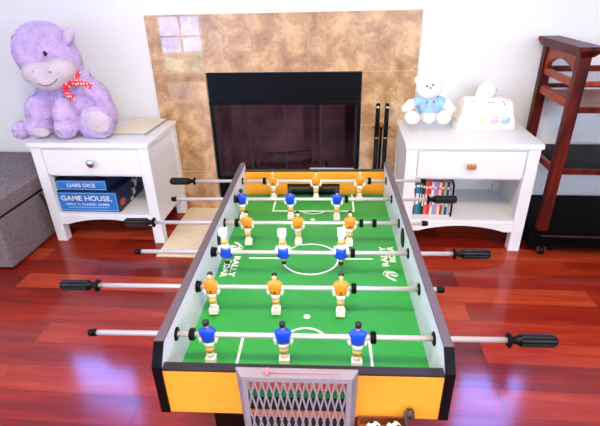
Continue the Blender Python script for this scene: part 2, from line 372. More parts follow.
# fire irons hanging on a stand
BRASS = mat('brass', (190, 120, 60), .3, metal=.9)
fs = empty('fire_tool_stand', (.216, 2.43, .006), label='black fireside tool stand with brass hooks in front of stone surround', cat='tool stand')
part('base', BLACKM, fs, lambda bm: lathe(bm, (0, 0, 0), (0, 0, 1), [(0, .085), (.012, .085), (.018, .06), (.03, .014)], 24))
part('pole', BLACKM, fs, lambda bm: lathe(bm, (0, 0, .02), (0, 0, 1), [(0, .008), (.56, .008), (.58, .012), (.6, .004)], 14))
part('hook', BRASS, fs, lambda bm: [tube(bm, [(-.046, -.012, .6), (-.04, 0, .588), (0, 0, .59), (.04, 0, .588), (.046, -.012, .6)], .0055), ball(bm, (0, 0, .605), .015, sub=2)])
for sx, lab, kind in ((-1, 'black fireplace poker hanging on the left of the tool stand', 0), (1, 'black fireplace shovel hanging on the right of the tool stand', 1)):
    t = empty('fireplace_poker' if kind == 0 else 'fireplace_shovel', (.216+sx*.024, 2.412, .05), label=lab, cat='fire tool', group='tools on the fireplace stand')
    part('shaft', BLACKM, t, lambda bm: tube(bm, [(0, 0, .05), (0, 0, .5)], .0125))
    part('handle', BLACKM, t, lambda bm: lathe(bm, (0, 0, .48), (0, 0, 1), [(0, .009), (.02, .013), (.1, .0125), (.2, .012), (.205, .010)], 14))
    part('handle_tip', CHROME, t, lambda bm: lathe(bm, (0, 0, .66), (0, 0, 1), [(0, .0135), (.006, .0138), (.012, .0132)], 14))
    part('collar', BRASS, t, lambda bm: lathe(bm, (0, 0, .49), (0, 0, 1), [(0, .009), (.008, .017), (.016, .009)], 14))
    if kind: part('blade', BLACKM, t, lambda bm: prism(bm, [(-.022, .0), (.03, .0), (.034, .17), (.018, .2), (-.018, .2)], 1, -.002, .002))
    else: part('tip', BLACKM, t, lambda bm: tube(bm, [(0, 0, .2), (0, 0, .03), (0, 0, 0)], [.015, .014, .002]))

# ------------------------------------------------------------------ nightstands
def nightstand(x0, x1, y0, y1, label, knob):
    cx = (x0+x1)/2; w = (x1-x0)/2; dpt = y1-y0
    r = empty('nightstand', (cx, y0, 0), label=label, cat='nightstand')
    boxp('top', WHITE, r, -w-.008, w+.008, -.012, dpt+.005, .575, .600, bevel=.003)
    lw = .058
    for sx in (-1, 1):
        for yy in (0, dpt-.05):
            a, b = (sx*w, sx*(w-lw)) if sx < 0 else (w-lw, w)
            boxp('leg', WHITE, r, min(a, b), max(a, b), yy, yy+.05, 0, .575, bevel=.002)
        a = sx*w; boxp('side_panel', WHITE, r, min(a, a-sx*.016)+(-sx*.003), max(a, a-sx*.016)+(-sx*.003), .05, dpt-.05, .125, .575)
    boxp('back_panel', WHITE, r, -w+lw, w-lw, dpt-.02, dpt-.006, .16, .575)
    boxp('shelf', WHITE, r, -w+.02, w-.02, .006, dpt-.02, .165, .18)
    boxp('divider', WHITE, r, -w+.02, w-.02, .025, dpt-.02, .402, .414)
    boxp('rail', WHITE, r, -w+lw, w-lw, .003, .03, .562, .575)
    def apron(bm):
        pts = [(-w+lw, .166), (-w+lw, .112)]
        pts += [(-w+lw+.04+(2*w-2*lw-.08)*t, .112+.034*math.sin(PI*t)**.8) for t in [i/14 for i in range(15)]]
        pts += [(w-lw, .112), (w-lw, .166)]
        prism(bm, pts, 1, .003, .02)
    part('apron', WHITE, r, apron)
    d = boxp('drawer', WHITE, r, -w+lw+.003, w-lw-.003, .004, .022, .417, .559, bevel=.002)
    part('drawer_box', mat('greyish_wood', (120, 112, 105), .7), d, lambda bm: box(bm, -w+lw+.012, w-lw-.012, .022, dpt-.06, .42, .55))  # drawer body in plain greyish wood
    knob(d); return r
def knob_l(d): part('knob', CHROME, d, lambda bm: lathe(bm, (0, .004, .488), (0, -1, 0), [(0, .008), (.01, .007), (.013, .02), (.02, .023), (.026, .016), (.028, .002)], 20, sx=1, sy=1))
def knob_r(d): part('knob', mat('gold_knob', (205, 150, 90), .25, metal=.8), d, lambda bm: [cyl(bm, (0, .004, .488), (0, -.012, .488), .008), box(bm, -.021, .021, -.026, -.012, .474, .502)], .003)
nightstand(-1.652, -1.003, 2.135, 2.568, 'white nightstand left of the fireplace holding board game boxes', knob_l)
nightstand(.322, .962, 2.147, 2.578, 'white nightstand right of the fireplace holding books', knob_r)

# ------------------------------------------------------------------ game boxes
NAVY = mat('navy_card', (16, 32, 70), .4); BLUEC = mat('blue_card', (32, 116, 190), .4); LBL = mat('pale_blue_line', (150, 205, 240), .5)
WTXT = mat('white_ink', (240, 240, 235), .5)
FRONT = Matrix(((1, 0, 0, 0), (0, 0, -1, 0), (0, 1, 0, 0), (0, 0, 0, 1)))
def Mf(x, y, z): return Matrix.Translation((x, y, z)) @ FRONT
def game_box(w, d, h, loc, label, lines, rz=0, checker=False):
    r = empty('game_box', loc, rz, label=label, cat='board game', group='boxed games in the left nightstand')
    body = boxp('box', NAVY, r, -w/2, w/2, 0, d, 0, h, bevel=.002)
    fr = boxp('front_print', BLUEC, r, -w/2+.006, w/2-.006, -.0015, .001, .006, h-.006)
    def edge(bm):
        t = .0022; a, b, c, e = -w/2+.009, w/2-.009, .009, h-.009
        box(bm, a, b, -.0025, -.001, c, c+t); box(bm, a, b, -.0025, -.001, e-t, e); box(bm, a, a+t, -.0025, -.001, c, e); box(bm, b-t, b, -.0025, -.001, c, e)
    part('print_border', LBL, fr, edge)
    for s, tw, th, zz in lines: text_mesh('lettering', s, tw, th, Mf(0, -.0018, zz), WTXT, fr, bold=.012)
    if checker:
        part('print_rule', LBL, fr, lambda bm: box(bm, -.12, .12, -.0026, -.0012, .026, .029))
        CK = checker_mat('checker_print', (235, 228, 205), (18, 22, 40), 26)
        part('checker_print', CK, r, lambda bm: prism(bm, [(.13, .004), (.20, .004), (.28, h-.004), (.21, h-.004)], 0, w/2-.0005, w/2+.0012))
        part('red_print', mat('red_orange_print', (200, 90, 60), .5), r, lambda bm: lathe(bm, (w/2-.0005, .05, .045), (1, 0, 0), [(0, .02), (.0016, .02)], 16, sx=1.6))
    return r
game_box(.368, .335, .125, (-1.428, 2.165, .1805), 'large blue box of classic games lettered GAME HOUSE on the nightstand shelf', [('GAME HOUSE,', .30, .036, .082), ('WITH 11 CLASSIC GAMES', .26, .014, .047)], checker=True)
game_box(.30, .24, .066, (-1.445, 2.175, .3062), 'flat blue LIARS DICE box lying on top of the big blue games box', [('LIARS DICE', .165, .022, .034)])

# flat book on left nightstand
fb = empty('closed_book', (-1.12, 2.42, .6005), -.04, label='flat cream book lying on the left nightstand beside the plush hippo', cat='book')
part('cover', mat('cream_cover', (232, 220, 190), .4), fb, lambda bm: [box(bm, -.125, .075, -.17, .13, .0, .003), box(bm, -.125, .075, -.17, .13, .016, .019), box(bm, -.125, -.122, -.17, .13, 0, .019)], .001)
boxp('pages', mat('grey_pages', (150, 155, 165), .7), fb, -.121, .072, -.166, .126, .003, .016)

# ------------------------------------------------------------------ ottoman
OTT = mat('grey_tweed', (130, 118, 116), .95, spec=.1, sheen=.05, bump=.8, bscale=160, vary=.3, vscale=95)
ot = empty('storage_ottoman', (-2.1, 2.2, 0), label='brown-grey tweed storage ottoman beside the left nightstand', cat='ottoman')
boxp('body', OTT, ot, -.46, .392, -.376, .376, .012, .295, bevel=.012)
boxp('lid', OTT, ot, -.465, .397, -.381, .38, .299, .395, bevel=.016)
part('piping', BLACK, ot, lambda bm: box(bm, -.458, .39, -.374, .374, .29, .301))
part('pull_strap', mat('dark_webbing', (42, 38, 38), .9), ot, lambda bm: tube(bm, [(.395, -.03, .285), (.412, -.03, .25), (.414, -.02, .17), (.412, .03, .12), (.412, .09, .12), (.412, .12, .2), (.396, .12, .28)], .007), .002)
for sx in (-.42, .35):
    for sy_ in (-.33, .33): part('foot', BLACK, ot, lambda bm: cyl(bm, (sx, sy_, 0), (sx, sy_, .013), .02))

# ------------------------------------------------------------------ plush hippo
HIP = mat('lilac_plush', (212, 184, 234), .95, spec=.1, sheen=.4, bump=.9, bscale=130, vary=.2, vscale=26)
PAD = mat('pale_grey_plush', (204, 190, 196), .95, spec=.1, sheen=.3, bump=.4, bscale=170, vary=.07, vscale=30)
RIB = polka_mat('polka_ribbon', (222, 40, 50), (250, 240, 240), 62)
EYE = mat('glossy_eye', (8, 8, 10), .1)
hb = Vector((-1.47, 2.34, .6))
hp = empty('plush_hippo', hb, label='large lilac plush hippo with red polka-dot bow sitting on left nightstand', cat='soft toy')
def hl(px, py, Y): return at(px, py, Y) - hb
body = [
    (hl(78, 108, 2.36), (.155, .12, .19)), (hl(74, 85, 2.36), (.11, .1, .10)),
    (hl(53, 96, 2.34), (.085, .08, .10), (0, .5, 0)), (hl(42, 113, 2.29), (.082, .085, .105), (0, .15, 0)), (hl(40, 126, 2.26), (.074, .08, .06)),
    (hl(96, 96, 2.36), (.07, .07, .10), (0, -.5, 0)), (hl(104, 110, 2.36), (.06, .07, .09), (0, -.4, 0)),
    (hl(67, 116, 2.22), (.062, .07, .10)), (hl(66, 128, 2.2), (.06, .06, .055)),
    (hl(96, 124, 2.28), (.085, .1, .08)), (hl(97, 122.5, 2.21), (.088, .05, .086)),
    (hl(22.5, 130, 2.24), (.044, .06, .05)),
    # head
    (hl(45, 52, 2.33), (.155, .14, .15), (0, .1, 0)), (hl(60, 62, 2.34), (.11, .11, .12)), (hl(47, 67, 2.3), (.13, .10, .09)),
]
hip = blob('body', HIP, hp, [(c, r, *(rest)) for c, r, *rest in body], .0065, 6, .026, .009, seat=-.20)
mz = blob('muzzle', PAD, hp, [(hl(42, 74, 2.21), (.10, .08, .065), (0, .15, 0)), (hl(60, 72, 2.22), (.085, .075, .068), (0, -.2, 0)), (hl(50, 82, 2.2), (.085, .065, .045))], .008, 8, .005, .015)
for (px, py, Y, rr) in ((18, 42, 2.33, -.5), (69, 36, 2.29, .35)):
    e = blob('ear', HIP, hp, [(hl(px, py, Y), (.03, .022, .042), (0, rr, 0)), (hl(px+(2 if px < 40 else -2), py+4, Y+.02), (.03, .028, .03))], .007, 4, .006, .012)
    part('inner_ear', PAD, e, lambda bm: ball(bm, hl(px, py+1, Y-.018), (.017, .008, .027), (0, rr, 0)))
part('eye', EYE, hp, lambda bm: ball(bm, hl(45, 53.5, 2.192), (.0105, .008, .0125)))
part('eye', EYE, hp, lambda bm: ball(bm, hl(22, 57, 2.235), (.009, .008, .0115)))
part('mouth', mat('mouth_stitch', (70, 50, 60), .8), hp, lambda bm: tube(bm, [hl(38, 83.5, 2.137), hl(44, 86, 2.132), (hl(50, 85, 2.13)), hl(55, 82, 2.136), hl(57, 79, 2.142)], .002))
for px in (33, 50):
    part('nostril', mat('nostril_stitch', (150, 130, 150), .9), hp, lambda bm: ball(bm, hl(px, 72, 2.14), (.008, .004, .005)))
part('foot_pad', PAD, hp, lambda bm: ball(bm, hl(98, 122, 2.164), (.066, .012, .060)))
part('paw_pad', PAD, hp, lambda bm: ball(bm, hl(41, 132, 2.19), (.05, .022, .028)))
def ribbon(bm):
    def strip(pts, w, t=.004):
        n = len(pts)
        for a, b in zip(pts[:-1], pts[1:]):
            a, b = Vector(a), Vector(b); d = (b-a).normalized(); s = d.cross(Vector((0, -1, 0))).normalized()*w
            vs = [bm.verts.new(p) for p in (a-s, b-s, b+s, a+s)]; vs2 = [bm.verts.new(Vector(v.co)+Vector((0, t, 0))) for v in vs]
            bm.faces.new(vs); bm.faces.new(vs2[::-1])
            for i in range(4): j = (i+1) % 4; bm.faces.new((vs[i], vs[j], vs2[j], vs2[i]))
    strip([hl(60, 89, 2.2), hl(67, 84, 2.2), hl(75, 79, 2.21), hl(80, 71, 2.23)], .010)
    strip([hl(62, 88, 2.195), hl(66, 92, 2.185), hl(72, 99, 2.175)], .017)
    strip([hl(69, 84, 2.19), hl(78, 82, 2.18), hl(85, 84, 2.18), hl(91, 87, 2.185)], .014)
rb = part('ribbon', RIB, hp, ribbon)
part('knot', RIB, rb, lambda bm: ball(bm, hl(67, 86, 2.188), (.019, .013, .017)))

# ------------------------------------------------------------------ white teddy
CRM = mat('cream_plush', (248, 240, 226), .95, spec=.1, sheen=.4, bump=.5, bscale=200, vary=.04, vscale=40)
TEE = mat('pale_blue_cotton', (158, 200, 240), .9, spec=.1)
tb = Vector((.46, 2.36, .6)); td = empty('teddy_bear', tb, label='small white teddy bear in pale blue top sitting on right nightstand', cat='soft toy')
def tl(px, py, Y): return at(px, py, Y) - tb
blob('body', CRM, td, [
    (tl(430, 108, 2.38), (.058, .045, .07)), (tl(429, 89, 2.36), (.068, .055, .056)), (tl(428, 94, 2.33), (.034, .03, .026)),
    (tl(418, 80, 2.37), (.021, .014, .021)), (tl(441, 80, 2.37), (.021, .014, .021)),
    (tl(411, 104.5, 2.35), (.032, .03, .028), (0, -.6, 0)), (tl(406, 109, 2.34), (.024, .026, .024)),
    (tl(446.5, 104.5, 2.36), (.032, .03, .028), (0, .6, 0)), (tl(451, 110, 2.35), (.024, .026, .026)),
    (tl(413, 118, 2.33), (.036, .05, .030)), (tl(411, 117.5, 2.285), (.034, .02, .036)),
    (tl(443, 118, 2.33), (.038, .05, .030)), (tl(444, 117.5, 2.285), (.036, .02, .037))], .005, 4, .006, .008, seat=-9)
blob('shirt', TEE, td, [(tl(430, 105, 2.372), (.066, .056, .056)), (tl(428, 99.5, 2.37), (.056, .05, .025)), (tl(416.5, 101.5, 2.35), (.030, .032, .022), (0, -.75, 0)), (tl(441.5, 101.5, 2.362), (.030, .032, .022), (0, .75, 0))], .005, 4)
blob('trousers', mat('white_cotton', (240, 238, 240), .9, spec=.1), td, [(tl(429, 116, 2.355), (.05, .058, .03)), (tl(428, 118, 2.335), (.034, .06, .026))], .005, 4, seat=-9)
part('eye', EYE, td, lambda bm: ball(bm, tl(427.2, 86.2, 2.307), .0052, sub=2)); part('eye', EYE, td, lambda bm: ball(bm, tl(433.2, 85, 2.309), .0052, sub=2))
part('nose', mat('brown_nose', (110, 60, 50), .4), td, lambda bm: ball(bm, tl(430.6, 88, 2.298), (.0055, .004, .0042), sub=2))
for px, py, r in ((427, 102.5, .006), (434, 102, .006), (438, 96.5, .003)): part('shirt_print', mat('navy_print', (50, 60, 100), .7), td, lambda bm: ball(bm, tl(px, py, 2.312 if py > 100 else 2.322), (.004, .004, r), sub=2))
for px in (425.5, 433): part('print_patch', mat('lilac_print', (196, 160, 205), .7), td, lambda bm: ball(bm, tl(px, 106.5, 2.311), (.009, .003, .006), sub=2))

# ------------------------------------------------------------------ tissue box in a quilted cover
QC = mat('cream_quilt', (246, 238, 222), .9, spec=.1, bump=.35, bscale=60, vary=.03, vscale=30)
tx = Vector((.758, 2.448, .6)); ti = empty('tissue_box', tx, .03, label='cream quilted tissue box cover with animal patches on right nightstand', cat='tissue box')
def cover(bm):
    def rr(w, d, z, n=8, wob=0):
        pts = []; r = min(w, d)*.35
        for k, (sx, s2) in enumerate(((1, 1), (-1, 1), (-1, -1), (1, -1))):
            for i in range(n):
                a = k*PI/2 + i/(n-1)*PI/2
                pts.append(Vector((sx*(w-r)+r*math.cos(a), s2*(d-r)+r*math.sin(a), z)))
        if wob: pts = [Vector((p.x*(1+wob*math.sin(i*2.1)), p.y*(1+wob*math.sin(i*2.1)), p.z)) for i, p in enumerate(pts)]
        return pts
    loft(bm, [rr(.158, .076, .0, wob=.02), rr(.154, .072, .03, wob=.012), rr(.147, .069, .06), rr(.141, .066, .076), rr(.134, .063, .11), rr(.124, .058, .142), rr(.104, .048, .156), rr(.05, .03, .16)])
part('cover', QC, ti, cover)
part('frill', mat('lace', (240, 236, 240), .9), ti, lambda bm: lathe(bm, (0, 0, .055), (0, 0, 1), [(0, .1), (.004, .106), (.01, .101)], 64, sx=.82, sy=1.42) if False else [tube(bm, [(.155*math.copysign(abs(math.cos(a))**.5, math.cos(a)), .073*math.copysign(abs(math.sin(a))**.5, math.sin(a)), .058+.003*math.sin(a*24)) for a in [i*2*PI/72 for i in range(73)]], .004, 6)])
def tissue(bm):
    rings = []
    for k, (t, s) in enumerate(((0, .035), (.03, .045), (.06, .034), (.08, .012))):
        rings.append([Vector((math.cos(a)*s*(1.1+.3*math.sin(5*a+k*1.7)), math.sin(a)*s*(.55+.32*math.sin(4*a+k*2)), .152+t+.008*math.sin(3*a+k))) for a in [i*2*PI/28 for i in range(28)]])
    loft(bm, rings)
tis = part('tissue', mat('tissue_paper', (250, 248, 246), .9, spec=.05), ti, tissue); tis.location = (-.01, 0, 0)
for px, py, c, nm in ((480, 121, (250, 228, 160), 'yellow'), (494, 121, (246, 190, 186), 'pink'), (505, 121.5, (176, 202, 240), 'blue')):
    p = at(px, py, 2.377) - tx
    part('animal_patch', mat(nm+'_felt', c, .9), ti, lambda bm: [ball(bm, p, (.025, .005, .017), sub=2), ball(bm, p+Vector((.012, -.001, .014)), (.009, .0035, .008), sub=2), ball(bm, p+Vector((-.012, -.001, .012)), (.007, .0035, .007), sub=2)], label='raised %s felt animal patch' % nm)
for x, y, z in ((-.005, -.058, .143), (.011, -.058, .143), (-.085, -.052, .148), (-.068, -.054, .147), (.07, -.054, .146), (.09, -.05, .149), (.074, -.061, .135)): part('button_eye', EYE, ti, lambda bm: ball(bm, Vector((x, y, z)), .0036, sub=2))

# ------------------------------------------------------------------ books on right nightstand shelf
bcols = [('maroon', (110, 20, 30), .016, .2), ('teal', (20, 130, 150), .02, .206), ('dark teal', (15, 90, 105), .012, .206), ('black', (22, 22, 26), .013, .2),
         ('orange', (220, 96, 60), .014, .196), ('scarlet', (205, 40, 50), .016, .198), ('white', (232, 226, 222), .012, .19), ('sky blue', (110, 160, 205), .012, .195),
         ('pink', (220, 120, 140), .013, .19), ('cream', (236, 222, 190), .01, .188), ('red-brown', (160, 60, 50), .013, .194), ('pale green', (150, 190, 150), .011, .19), ('navy', (40, 50, 110), .012, .192), ('silver-grey', (180, 184, 190), .012, .187)]
bx = .3815
prev = 'the nightstand side'
for k, (cn, c, w, h) in enumerate(bcols):
    lab = ('%s book against the left side of the nightstand shelf' % cn) if k == 0 else ('%s book standing just right of the %s book on the nightstand shelf' % (cn, bcols[k-1][0]))
    b = empty('book', (bx+w/2, 2.21, .1805), label=lab, cat='book', group='books in the right nightstand')
    cm = mat('book_'+cn.replace(' ', '_').replace('-', '_'), c, .45)
    part('cover', cm, b, lambda bm: [box(bm, -w/2, -w/2+.0015, 0, .14, 0, h), box(bm, w/2-.0015, w/2, 0, .14, 0, h), box(bm, -w/2, w/2, -.002, .0005, 0, h)])
    boxp('pages', PAPER, b, -w/2+.0015, w/2-.0015, .0005, .136, .003, h-.003)
    c2 = (240, 235, 225) if sum(c) < 480 else (170, 60, 60)
    part('spine_label', mat('spine_%d' % (sum(c) < 480), c2, .5), b, lambda bm: [box(bm, -w/2+.003, w/2-.003, -.0028, -.0019, h*.25+.01*(k % 3), h*.6), box(bm, -w/2+.002, w/2-.002, -.0028, -.0019, h*.78, h*.84)])
    bx += w+.0012
be = empty('bookend', (bx+.005, 2.2, .1805), label='black metal bookend closing the row of books on right nightstand', cat='bookend')
part('bookend_frame', BLACKM, be, lambda bm: [box(bm, -.003, .002, -.005, .13, 0, .003), tube(bm, [(.0, -.012, 0), (-.001, -.014, .1), (-.004, -.012, .185), (-.012, -.006, .207), (-.03, .0, .2135), (-.085, .02, .2145)], .005), tube(bm, [(.0, .13, 0), (0, .13, .18)], .004)])

# ------------------------------------------------------------------ dark wood rack on the right
DW = wood_mat('mahogany', (30, 5, 3), (112, 28, 12), (30, 30, 4), .4, .0)
DWS = wood_mat('mahogany_light', (112, 34, 16), (168, 66, 36), (30, 4, 30), .35, .1)
BOARD = wood_mat('brown_board', (120, 78, 62), (160, 112, 88), (4, 20, 4), .35, .2)
rk = empty('wooden_rack', (1.3, 2.36, 0), -.02, label='dark mahogany rack with arched side and shelves right of the nightstand', cat='shelf rack')
RX0, RX1, RYF, RYB = -.270, .62, -.24, .195   # relative
for (a, b) in ((RX0, RX0+.048), (RX1-.048, RX1)):
    boxp('post', DW, rk, a, b, RYF, RYF+.045, .10, 1.0, bevel=.003)
    boxp('post', DW, rk, a, b, RYB-.045, RYB, .10, 1.0, bevel=.003)
    def cap(bm):
        x0, x1, y0, y1 = a-.004, b+.004, RYF-.006, RYB+.006; e = .022
        lo = [(x0, y0), (x1, y0), (x1, y1), (x0, y1)]; hi = [(x0-e, y0-e*1.3), (x1+e, y0-e*1.3), (x1+e, y1+e*.3), (x0-e, y1+e*.3)]
        loft(bm, [[Vector((x, y, .998)) for x, y in lo], [Vector((x, y, 1.026)) for x, y in hi], [Vector((x, y, 1.044)) for x, y in hi]], smooth=False)
    part('cap', DW, rk, cap, .002)
    def arch(bm):
        y0, y1 = RYF+.045, RYB-.045; pts = [(y0, .998), (y0, .89)]
        pts += [(y0+(y1-y0)*t, .893+.07*math.sin(PI*t)**.6) for t in [i/12 for i in range(13)]]+[(y1, .89), (y1, .998)]
        prism(bm, pts, 0, a+.012, b-.012)
    part('arch_board', DWS, rk, arch)
    for z0, z1 in ((.862, .893), (.765, .805), (.445, .475)): boxp('side_slat', DWS, rk, a+.012, b-.012, RYF+.045, RYB-.045, z0, z1, bevel=.002)
for z0, z1 in ((.872, .90), (.79, .81)): boxp('back_rail', DW, rk, RX0+.048, RX1-.048, RYB-.035, RYB-.015, z0, z1)
boxp('front_rail', DW, rk, RX0+.048, RX1-.048, RYF+.01, RYF+.03, .752, .778); boxp('front_rail', DW, rk, RX0+.048, RX1-.048, RYF+.01, RYF+.03, .45, .475)
boxp('front_rail', DWS, rk, RX0+.048, RX1-.048, RYF+.01, RYF+.028, .875, .893)
boxp('shelf', BOARD, rk, RX0+.048, RX1-.048, RYF+.03, RYB-.02, .765, .777)
boxp('shelf', mat('dark_shelf', (22, 22, 16), .6, spec=.2), rk, RX0+.048, RX1-.048, RYF+.03, RYB-.02, .46, .474)
boxp('base_box', mat('ebony_lacquer', (4, 3, 3), .6, spec=.05), rk, RX0-.04, RX1+.05, -.262, RYB+.02, .055, .14, bevel=.003)
boxp('base_trim', mat('dull_metal_trim', (90, 66, 72), .35, metal=.7), rk, RX0+.01, RX1+.03, -.266, -.261, .12, .127)
for x, y in ((-.233, -.238), (.58, -.238), (-.233, .15), (.58, .15)):
    c = part('caster', BLACK, rk, lambda bm: [lathe(bm, (x-.012, y, .026), (1, 0, 0), [(0, .02), (.003, .026), (.021, .026), (.024, .02)], 18)])
    part('caster_bracket', mat('caster_steel', (120, 115, 100), .4, metal=.8), c, lambda bm: [box(bm, x-.018, x-.013, y-.012, y+.012, .02, .062), box(bm, x+.013, x+.018, y-.012, y+.012, .02, .062), lathe(bm, (x-.02, y, .026), (1, 0, 0), [(0, .012), (.04, .012)], 12)])

# ------------------------------------------------------------------ foosball table
TX, TY, PHI = -.0745, .6869, .0351
tbl = empty('foosball_table', (TX, TY, 0), PHI, label='green pitch foosball table with yellow ends standing in the room', cat='game table')
HW, LEN, Z0, ZT, ZF = .306, 1.05, .478, .65, .515
IW = .288
for s in (-1, 1):
    def side(bm):
        a, b = (-HW, -IW) if s < 0 else (IW, HW)
        prism(bm, [(-.032, Z0), (-.032, .610), (-.001, .646), (LEN, .646), (LEN, Z0)], 0, a, b)
    sd = part('side_panel', INNERW, tbl, side)
    a, b = (-HW-.001, -IW+.001) if s < 0 else (IW-.001, HW+.001)
    part('top_rail', TAUPE, sd, lambda bm: box(bm, a, b, 0, LEN+.001, .6455, .651), .001)
    part('edge_trim', BLACK, sd, lambda bm: [prism(bm, [(-.0345, Z0), (-.0345, .6105), (-.001, .6505), (.004, .6462), (-.029, .609), (-.029, Z0)], 0, a, b)])
    ring = part('ball_entry_ring', BLACK, sd, lambda bm: lathe(bm, (s*(IW-.002), .525, .598), (s, 0, 0), [(0, .03), (.003, .032), (.022, .03)], 24))
def endp(name, y0, y1, z1, inner):
    e = part(name, YELLOW, tbl, lambda bm: box(bm, -IW, IW, y0, y1, Z0, z1-.003))
    part('end_trim', mat('dark_trim', (34, 24, 22), .4), e, lambda bm: box(bm, -IW, IW, y0-.0006, y1+.0006, z1-.003, z1+.001))
    return e
endp('end_panel', -.032, -.012, .603, 1)
e2 = endp('end_panel', 1.03, 1.048, .621, 1)
part('playfield', GREEN, tbl, lambda bm: box(bm, -IW, IW, -.012, 1.03, ZF-.01, ZF))
part('underside', BLACK, tbl, lambda bm: box(bm, -IW, IW, -.012, 1.03, Z0+.002, ZF-.0105))
# goals: dark mouth with ribbed roller
def goal(y, s):
    g = part('goal', BLACK, tbl, lambda bm: [box(bm, -.112, .106, min(y, y+s*.003), max(y, y+s*.003), ZF+.001, ZF+.048)])
    part('goal_roller', mat('ribbed_rubber', (30, 28, 28), .5), g, lambda bm: lathe(bm, (-.108, y+s*.012, ZF+.03), (1, 0, 0), [(i*.0045, .016 if i % 2 else .0125) for i in range(48)], 14))
goal(1.03, -1)
goal(-.012, 1)
# pitch markings
LW, MZ0, MZ1 = .0032, ZF+.0002, ZF+.0008
def arc(bm, cx, cyy, r, a0, a1, n=40):
    A = [a0+(a1-a0)*i/n for i in range(n+1)]; v = [[bm.verts.new((cx+(r+q)*math.cos(a), cyy+(r+q)*math.sin(a), MZ1)) for a in A] for q in (-LW, LW)]
    for i in range(n): bm.faces.new([v[0][i], v[1][i], v[1][i+1], v[0][i+1]])
for a, b in ((-.2, -.093), (.093, .2)): part('centre_line', LINEW, tbl, lambda bm: box(bm, a, b, .53-LW, .53+LW, MZ0, MZ1))
part('centre_circle', LINEW, tbl, lambda bm: arc(bm, 0, .53, .09, 0, 2*PI, 64))
for y0, y1, s in ((-.012, .175, 1), (1.03, .872, -1)):
    part('goal_area_line', LINEW, tbl, lambda bm: prism(bm, [(-.158-LW, y0), (-.158-LW, y1+s*LW), (.158+LW, y1+s*LW), (.158+LW, y0), (.158-LW, y0), (.158-LW, y1-s*LW), (-.158+LW, y1-s*LW), (-.158+LW, y0)], 2, MZ0, MZ1))
    part('goal_area_arc', LINEW, tbl, lambda bm: arc(bm, 0, y1-s*.03, .055, s*.55, s*(PI-.55), 24))
    part('penalty_spot', LINEW, tbl, lambda bm: bm.faces.new([bm.verts.new((.009*math.cos(PI*i/10), (.245 if s > 0 else .8)+.009*math.sin(PI*i/10), MZ1)) for i in range(20)]))
# logos
def logo(x, y, rz):
    T = Matrix.Translation((x, y, ZF)) @ Matrix.Rotation(rz, 4, 'Z')
    text_mesh('pitch_lettering', 'RALLY', .118, .021, T @ Matrix.Translation((.0, .0125, 0)), LINEW, tbl, bold=.045, ext=.0007)
    text_mesh('pitch_lettering', 'ROAR', .095, .021, T @ Matrix.Translation((.012, -.0125, 0)), LINEW, tbl, bold=.045, ext=.0007)
def emblem(cx, cyy, s):
    def P(bm, pts): bm.faces.new([bm.verts.new((cx+s*(a-165)/7.74*.00256, cyy-s*(b-310)/7.74*.0052, ZF+.0007)) for a, b in pts])
    for pts in ([(92, 312), (98, 285), (118, 268), (150, 264), (122, 276), (104, 290)], [(118, 282), (150, 270), (195, 274), (236, 300), (200, 290), (165, 288), (140, 296), (128, 300)],
                [(236, 302), (205, 316), (172, 308), (152, 296), (185, 300), (205, 304)], [(118, 300), (140, 302), (150, 320), (190, 334), (206, 352), (170, 344), (130, 326)], [(108, 300), (116, 300), (122, 318), (114, 314)]):
        part('lion_emblem', LINEW, tbl, lambda bm: P(bm, pts))
logo(-.2515, .48, -PI/2); emblem(-.254, .605, -1)
logo(.250, .548, PI/2); emblem(.247, .437, 1)
RODS = [(.072, 0, (-.216, -.045, .121)), (.251, 1, (-.25, -.082, .089)), (.422, 0, (-.245, -.075, .094)), (.606, 1, (-.212, -.043, .128)), (.79, 0, (-.261, -.082, .09)), (.962, 1, (-.164, .009, .184))]
ZR = .605
# bushings on the inner faces, part of each side panel
for y, _, _ in RODS:
    for s in (-1, 1):
        part('rod_bushing', BLACK, tbl, lambda bm: lathe(bm, (s*(IW-.004), y, ZR), (s, 0, 0), [(0, .012), (.002, .016), (.0235, .016), (.0245, .012)], 20))
# legs
for x, y in ((-.21, .03), (.13, .03), (-.21, .93), (.13, .93)):
    part('leg', BLACK, tbl, lambda bm: prism(bm, [(x, Z0), (x+.08, Z0), (x+.07, 0), (x+.01, 0)], 1, y-.02, y+.05), .003)
BRN = wood_mat('brown_tray', (110, 62, 38), (150, 88, 56), (6, 30, 6), .45, .1)
tray = part('ball_tray', BRN, tbl, lambda bm: [box(bm, .119, .214, -.09, -.036, .458, .462), box(bm, .119, .214, -.036, -.033, .458, .484), box(bm, .119, .214, -.09, -.087, .462, .47), box(bm, .119, .122, -.087, -.036, .462, .474)])
part('tray_bracket', mat('bracket_metal', (120, 116, 116), .3, metal=.8), tray, lambda bm: box(bm, .214, .2165, -.09, -.033, .458, .502))
part('knob', mat('dark_knob', (40, 38, 36), .35), tray, lambda bm: lathe(bm, (.2165, -.045, .508), (1, 0, 0), [(0, .006), (.002, .0105), (.013, .0105), (.016, .008)], 16))
def tw(x, y, z): return Vector((TX+x*math.cos(PHI)-y*math.sin(PHI), TY+x*math.sin(PHI)+y*math.cos(PHI), z))
